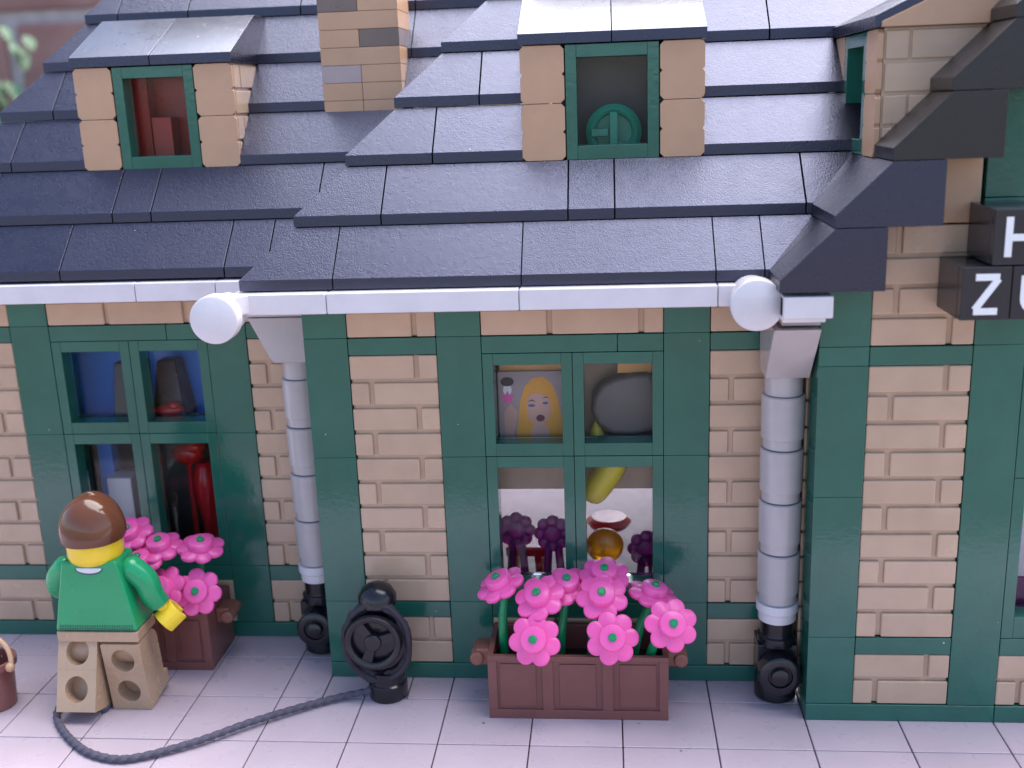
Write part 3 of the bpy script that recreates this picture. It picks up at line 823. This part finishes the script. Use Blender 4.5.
arm([(.80, -.02, 3.22), (1.06, .0, 2.95), (1.17, .03, 2.58), (1.30, .10, 2.30)], [.29, .285, .27, .235], 1, (1.38, .12, 2.12), (.50, .30, -.75))
arm([(-.80, .05, 3.22), (-1.04, .10, 2.95), (-1.12, .22, 2.66), (-1.10, .48, 2.42)], [.28, .275, .26, .235], -1, (-1.08, .60, 2.32), (.05, .7, -.6))
# hips and legs
mb = MB(); mb.box(-.96, .96, -.50, .46, 1.62, 1.88); mb.box(-.07, .07, -.30, .30, 1.05, 1.6); mb.lathe((-.9, 0, 1.36), (1, 0, 0), [(.12, 0), (.12, 1.8)], 24)
fig(mb, 'hips', M['trouser'], F, bevel=.03)
def legm(x0, x1, swing):
    mb = MB()
    hole = [(.33, 1.18), (.33, .48)]
    xc = (x0+x1)/2; r_ = .27
    # back plate with two round sockets, the rest solid
    def ring_plate(zc, za, zb_):
        n_ = 32; outer = []; inner = []
        hw0 = (x1-x0)/2
        angs = sorted([2*PI*k/n_+.01 for k in range(n_)] + [math.atan2(zb_-zc, hw0), PI-math.atan2(zb_-zc, hw0), PI+math.atan2(zc-za, hw0), 2*PI-math.atan2(zc-za, hw0)]); n_ = len(angs)
        for t in angs:
            c_, s_ = math.cos(t), math.sin(t)
            hw = (x1-x0)/2; hz = (zb_-zc) if s_ > 0 else (zc-za)
            sc = min(hw/abs(c_) if abs(c_) > 1e-6 else 9, hz/abs(s_) if abs(s_) > 1e-6 else 9)
            outer.append((xc+c_*sc, zc+s_*sc)); inner.append((xc+c_*r_, zc+s_*r_))
        yb = -.5; yf = -.12
        vs = [(p[0], yb, p[1]) for p in outer]+[(p[0], yb, p[1]) for p in inner]+[(p[0], yf, p[1]) for p in inner]+[(p[0], yf, p[1]) for p in outer]
        fs = []
        for k in range(n_):
            k2 = (k+1) % n_
            fs += [(k, k2, n_+k2, n_+k), (n_+k, n_+k2, 2*n_+k2, 2*n_+k), (k, 3*n_+k, 3*n_+k2, k2)]
        mb.add(vs, fs)
    ring_plate(.46, .0, .86); ring_plate(1.22, .862, 1.60)
    mb.box(x0+.004, x1-.004, -.119, .42, .004, 1.1)
    mb.lathe((x0+.008, .07, 1.24), (1, 0, 0), [(.36, 0), (.36, x1-x0-.016)], 32)
    mb.box(x0+.006, x1-.006, .40, .60, .006, .32)
    mb.xf(Matrix.Translation((0, 0, 1.36)) @ Matrix.Rotation(swing, 4, 'X') @ Matrix.Diagonal((1, 1, 1.1, 1)) @ Matrix.Translation((0, 0, -1.36)))
    return fig(mb, 'leg', M['trouser'], F, bevel=0)
legm(-.97, -.05, R(-20)); legm(.05, .97, R(7))
for o in bpy.data.objects:
    pass

# ---------------------------------------------------------------- bucket at the left edge
K = empty('bucket', (-7.72, -1.45, 0)); tag(K, 'brown toy bucket with a pale handle at the left edge of the picture', 'bucket')
mb = MB(); mb.lathe((0, 0, 0), (0, 0, 1), [(.42, 0), (.45, .03), (.50, 1.0), (.58, 1.03), (.58, 1.2), (.50, 1.2), (.45, .25)], 36); mb.build('pail', M['brown'], K, bevel=.012)
mb = MB(); mb.tube([(.62*math.cos(t), -.18+.25*math.sin(t), 1.12+.62*math.sin(t)) for t in [PI*k/20 for k in range(21)]], .06, 10)
mb.sphere((.6, -.2, 1.1), .11); mb.build('handle', M['tile'], K, bevel=0)

# ---------------------------------------------------------------- things seen through the windows
def flat(mb, pts, y0, y1): return mb.loft([(p[0], y0, p[1]) for p in pts], [(p[0], y1, p[1]) for p in pts])
def ell(cx, cz, rx, rz, n=28): return [(cx+rx*math.cos(2*PI*k/n), cz+rz*math.sin(2*PI*k/n)) for k in range(n)]
PO = empty('poster', (4.93, .80, 6.12)); tag(PO, 'picture of a blonde woman behind the upper left pane of the central window', 'poster')
mb = MB(); mb.box(-.62, .80, .0, .08, -.3, 1.2); PB = mb.build('backing', M['palegrey'], PO, bevel=.005)
def layer(name, pts, k, mat, par=PB):
    mb = MB(); flat(mb, pts, -.006*k, .02); return mb.build(name, M[mat], par, bevel=0)
hairp = [(-.26,-.25),(-.20,.2),(-.16,.55),(-.05,.88),(.12,1.05),(.34,1.08),(.52,.92),(.64,.6),(.70,.2),(.78,-.25)]
layer('printed_hair', hairp, 1, 'blonde')
layer('printed_face', [(.0,.62),(.1,.72),(.3,.70),(.46,.62),(.48,.3),(.40,.08),(.26,-.04),(.12,.02),(.0,.2),(-.03,.42)], 2, 'skin')
layer('printed_fringe', [(.02,.92),(.22,1.02),(.42,.9),(.5,.62),(.34,.74),(.22,.70),(.10,.78),(.0,.62)], 3, 'blonde')
layer('printed_neck', [(.1,.0),(.4,.0),(.46,-.25),(.02,-.25)], 1.5, 'skin')
layer('printed_eye', ell(.08,.45,.075,.03), 3, 'eye'); layer('printed_eye', ell(.37,.50,.06,.03), 3, 'eye')
layer('printed_brow', [(-.02,.53),(.1,.56),(.18,.52),(.1,.585)], 3, 'darkbrown'); layer('printed_brow', [(.30,.60),(.38,.625),(.46,.60),(.38,.645)], 3.2, 'darkbrown')
layer('printed_lips', ell(.26,.17,.09,.075), 3, 'lips')
star = [(-.42+(.17 if k % 2 == 0 else .075)*math.sin(PI*k/5), .62+(.17 if k % 2 == 0 else .075)*math.cos(PI*k/5)) for k in range(10)]
layer('printed_star', star, 2, 'pink')
layer('printed_sleeve', [(-.5,-.25),(-.32,-.25),(-.22,.3),(-.36,.5),(-.5,.3)], 1, 'skin')
layer('printed_cap', ell(-.42,.98,.14,.10), 1, 'black'); layer('printed_cap', ell(-.42,.80,.09,.12), .8, 'letter')
PO.scale = (1.10, 1, 1.08); PO.location.z -= .03
PO['label'] = 'picture of a blonde woman behind the upper left pane of the central window'

RK = MB()
ro = [(6.36,6.35),(6.40,6.70),(6.62,6.98),(6.95,7.12),(7.35,7.20),(7.72,7.22),(7.95,6.9),(7.95,5.9),(7.3,5.72),(6.85,5.75),(6.5,6.0)]
flat(RK, [(p[0]+.02, p[1]+.08) for p in ro], .78, 1.3)
rk = RK.build('grey_block', M['rock'], bevel=.14, seg=3); tag(rk, 'rounded dark grey block behind the upper right pane of the central window', 'toy piece')
mb = MB(); mb.lathe((6.5, 1.05, 5.73), (0, 0, 1), [(.2, 0), (.17, .1), (.02, .42)], 20); tag(mb.build('yellow_cone', M['banana'], bevel=0), 'small yellow cone beside the grey block in the window', 'toy piece')
mb = MB(); mb.tube(spline([(6.25, 1.0, 4.2), (6.5, .98, 4.5), (6.85, .98, 5.0), (7.0, 1.0, 5.25)], 6), [.12, .2, .26, .3, .32, .33, .33, .33, .33, .33, .33, .33, .32, .32, .31, .28, .26, .22, .14], 16)
tag(mb.build('yellow_fruit', M['banana'], bevel=0), 'long yellow fruit hanging behind the lower right pane of the central window', 'toy fruit')
LM = empty('amber_lamp', (6.65, 1.3, .38)); tag(LM, 'amber disc lamp on a stem behind the lower right central pane', 'lamp')
mb = MB(); mb.lathe((0, 0, 0), (0, 0, 1), [(.34, 0), (.30, .2), (.19, .3), (.19, 2.1)], 24); mb.build('stem', M['orange'], LM, bevel=0)
mb = MB(); mb.sphere((0, 0, 2.5), .46, .3, .44); mb.build('lamp_disc', M['orange'], LM, bevel=0)
def blossom_stand(x, y, zt, label):
    T = empty('purple_ornament', (x, y, .38)); tag(T, label, 'ornament', 'dark purple ornaments behind the central window')
    mb = MB()
    for s_ in (-.17, .17): mb.tube(spline([(s_*1.3, 0, 0), (s_*1.1, 0, (zt-.38)*.5), (s_*.6, 0, zt-.5)], 6), .10, 10)
    mb.build('stem', M['purple'], T, bevel=0)
    mb = MB()
    for k in range(8):
        a = 2*PI*k/8; mb.sphere((.3*math.cos(a), 0, zt-.38+.3*math.sin(a)), .17, .14, .17, 14, 8)
    mb.sphere((0, 0, zt-.38), .3, .16, .3); mb.build('bloom', M['purple'], T, bevel=0)
blossom_stand(5.41, 1.25, 3.22, 'dark purple ornament on two legs behind the lower left central pane')
blossom_stand(4.50, 1.5, 3.20, 'dark purple ornament at the far left behind the central window')
blossom_stand(7.66, 1.35, 2.78, 'dark purple ornament at the right behind the central window')
ST = empty('red_stool', (4.75, 1.9, .38)); tag(ST, 'red stool inside at the lower left of the central window', 'stool')
mb = MB(); mb.box(-.55, .5, -.3, .4, 2.05, 2.3); mb.build('seat', M['red'], ST, bevel=.05)
for a, b_ in ((-.4, -.2), (.3, -.2), (-.4, .3), (.3, .3)):
    mb = MB(); mb.tube([(a*.8, b_*.8, 2.1), (a*1.25, b_*1.2, 0)], .1, 10); mb.build('leg', M['red'], ST, bevel=0)
mb = MB(); mb.lathe((6.75, 3.6, .4), (0, 0, 1), [(.3, 0), (.12, .1), (.1, 2.0), (.5, 2.05), (.6, 2.2), (.45, 2.32)], 24)
tag(mb.build('red_cushion', M['red'], bevel=.02), 'red drum shaped piece seen behind the amber lamp', 'toy piece')
# left window contents
mb = MB(); mb.lathe((-4.55, 3.3, 5.75), (0, 0, 1), [(.62, 0), (.60, .05), (.36, 1.45), (.3, 1.5)], 4)
tag(mb.build('dark_lampshade', M['darkbrown'], bevel=.03), 'dark brown tapered lampshade behind the upper right pane of the left window', 'lampshade')
mb = MB(); mb.sphere((-4.5, 2.8, 6.0), .40, .2, .15); mb.sphere((-4.35, 2.75, 6.12), .16, .14, .12)
tag(mb.build('red_dish', M['red'], bevel=0), 'red dish below the dark lampshade in the left window', 'dish')
mb = MB(); mb.lathe((-5.72, 3.3, 5.75), (0, 0, 1), [(.52, 0), (.50, .05), (.34, 1.4), (.3, 1.45)], 4)
tag(mb.build('dark_lampshade', M['darkbrown'], bevel=.03), 'small dark brown shape behind the upper left pane of the left window', 'lampshade')
mb = MB(); mb.box(-11, -.5, 3.01, 3.74, 5.45, 5.6); mb.build('inner_shelf', M['darkbrown'], B)
mb = MB(); mb.box(-6.52, -5.85, 2.95, 3.6, .4, 4.08)
tag(mb.build('white_cabinet', M['white'], bevel=.03), 'tall white cabinet behind the lower left pane of the left window', 'cabinet')
mb = MB(); mb.box(-8.6, -2.6, 4.2, 4.5, .4, 5.4); tag(mb.build('dark_backboard', M['soil'], bevel=.03), 'black cupboard added to block stray light at the back of the left room', 'backboard')  # added black board, blocks light leaking in from the open back
mb = MB(); mb.lathe((-3.95, 3.3, .4), (0, 0, 1), [(.3, 0), (.34, .3), (.22, 1.6), (.18, 2.3), (.28, 2.9), (.34, 3.4), (.24, 3.9), (.14, 4.0)], 28)
tag(mb.build('red_vase', M['red'], bevel=0), 'tall glossy red vase behind the lower right pane of the left window', 'vase')
mb = MB(); mb.sphere((-4.35, 3.3, 4.65), .42, .3, .3); mb.sphere((-4.1, 3.25, 4.85), .25, .25, .2)
mb.tube([(-4.35, 3.3, 4.5), (-4.5, 3.6, .4)], .07, 8)
tag(mb.build('red_lamp', M['red'], bevel=0), 'red rounded lamp left of the tall red vase, left window', 'lamp')
mb = MB(); mb.lathe((-5.55, 3.05, .4), (0, 0, 1), [(.3, 0), (.22, .3), (.16, 1.9), (.24, 2.2), (.26, 2.4), (.12, 2.55)], 24)
tag(mb.build('red_bottle', M['red'], bevel=0), 'red bottle beside the white cabinet, just above the pink flowers', 'bottle')
# dormer contents
mb = MB(); mb.box(-5.3, -2.4, 4.0, 4.15, 12.15, 14.4); tag(mb.build('maroon_board', M['maroon'], bevel=.02), 'dark maroon board inside the left dormer', 'board')
mb = MB(); mb.box(-4.35, -3.85, 3.45, 3.9, 12.16, 13.3); mb.box(-4.75, -4.4, 3.5, 3.95, 12.16, 14.3)
tag(mb.build('maroon_crate', M['maroon'], bevel=.02), 'stack of dark red crates inside the left dormer', 'crate')
WH = empty('teal_wheel', (6.98, 1.95, 12.13)); tag(WH, 'teal toy wheel lying behind the central dormer pane', 'wheel')
mb = MB(); mb.lathe((0, 0, .5), (0, -1, 0), [(.62, 0), (.62, .3), (.5, .36), (.42, .30), (.40, .12)], 36); mb.build('rim', M['teal'], WH, bevel=.01)
mb = MB(); mb.box(-.09, .09, -.45, .1, .1, .95); mb.box(-.5, -.12, -.42, .05, .42, .6); mb.build('spoke', M['teal'], WH, bevel=.02)
mb = MB(); mb.box(5.6, 8.4, 2.5, 2.6, 12.15, 14.3); tag(mb.build('grey_board', M['rock'], bevel=.02), 'grey board at the back of the central dormer', 'board')

# ------------------------------------------------------------------ camera
cam = bpy.data.cameras.new('camera'); co = bpy.data.objects.new('camera', cam); col.objects.link(co)
yaw, pitch, roll, f = .09247, .25798, -.03664, 1080.25
fw = Vector((-math.sin(yaw)*math.cos(pitch), math.cos(yaw)*math.cos(pitch), -math.sin(pitch)))
rt = Vector((math.cos(yaw), math.sin(yaw), 0)); up = rt.cross(fw)
R_ = rt*math.cos(roll)+up*math.sin(roll); U_ = -rt*math.sin(roll)+up*math.cos(roll)
co.matrix_world = Matrix(((R_.x, U_.x, -fw.x, 6.79994), (R_.y, U_.y, -fw.y, -23.12229), (R_.z, U_.z, -fw.z, 13.43129), (0, 0, 0, 1)))
cam.sensor_fit = 'HORIZONTAL'; cam.sensor_width = 36; cam.lens = 36*f/1024
cam.clip_start = .1; cam.clip_end = 2000
cam.dof.use_dof = True; cam.dof.focus_distance = 23.6; cam.dof.aperture_fstop = .17
scene.camera = co

# ------------------------------------------------------------------ light
SUN_EL, SUN_AZ = R(56), R(36)     # azimuth clockwise from +y
w = bpy.data.worlds.new('World'); scene.world = w; w.use_nodes = True
nt = w.node_tree; bg = nt.nodes['Background']
sky = nt.nodes.new('ShaderNodeTexSky'); sky.sky_type = 'NISHITA'; sky.sun_disc = False
sky.air_density = .85; sky.dust_density = 2.0; sky.ozone_density = 1.2
sky.sun_elevation = SUN_EL; sky.sun_rotation = SUN_AZ
nt.links.new(sky.outputs[0], bg.inputs['Color']); bg.inputs['Strength'].default_value = .15
s = bpy.data.lights.new('sun', 'SUN'); so = bpy.data.objects.new('sun', s); col.objects.link(so)
s.energy = 4.4; s.angle = R(84); s.color = (1, .98, .96)
d = Vector((math.sin(SUN_AZ)*math.cos(SUN_EL), math.cos(SUN_AZ)*math.cos(SUN_EL), math.sin(SUN_EL)))
so.rotation_euler = d.to_track_quat('Z', 'Y').to_euler(); so.location = (0, -10, 60)
scene.view_settings.view_transform = 'Standard'; scene.view_settings.look = 'None'
scene.view_settings.exposure = 1.38; scene.view_settings.gamma = 1
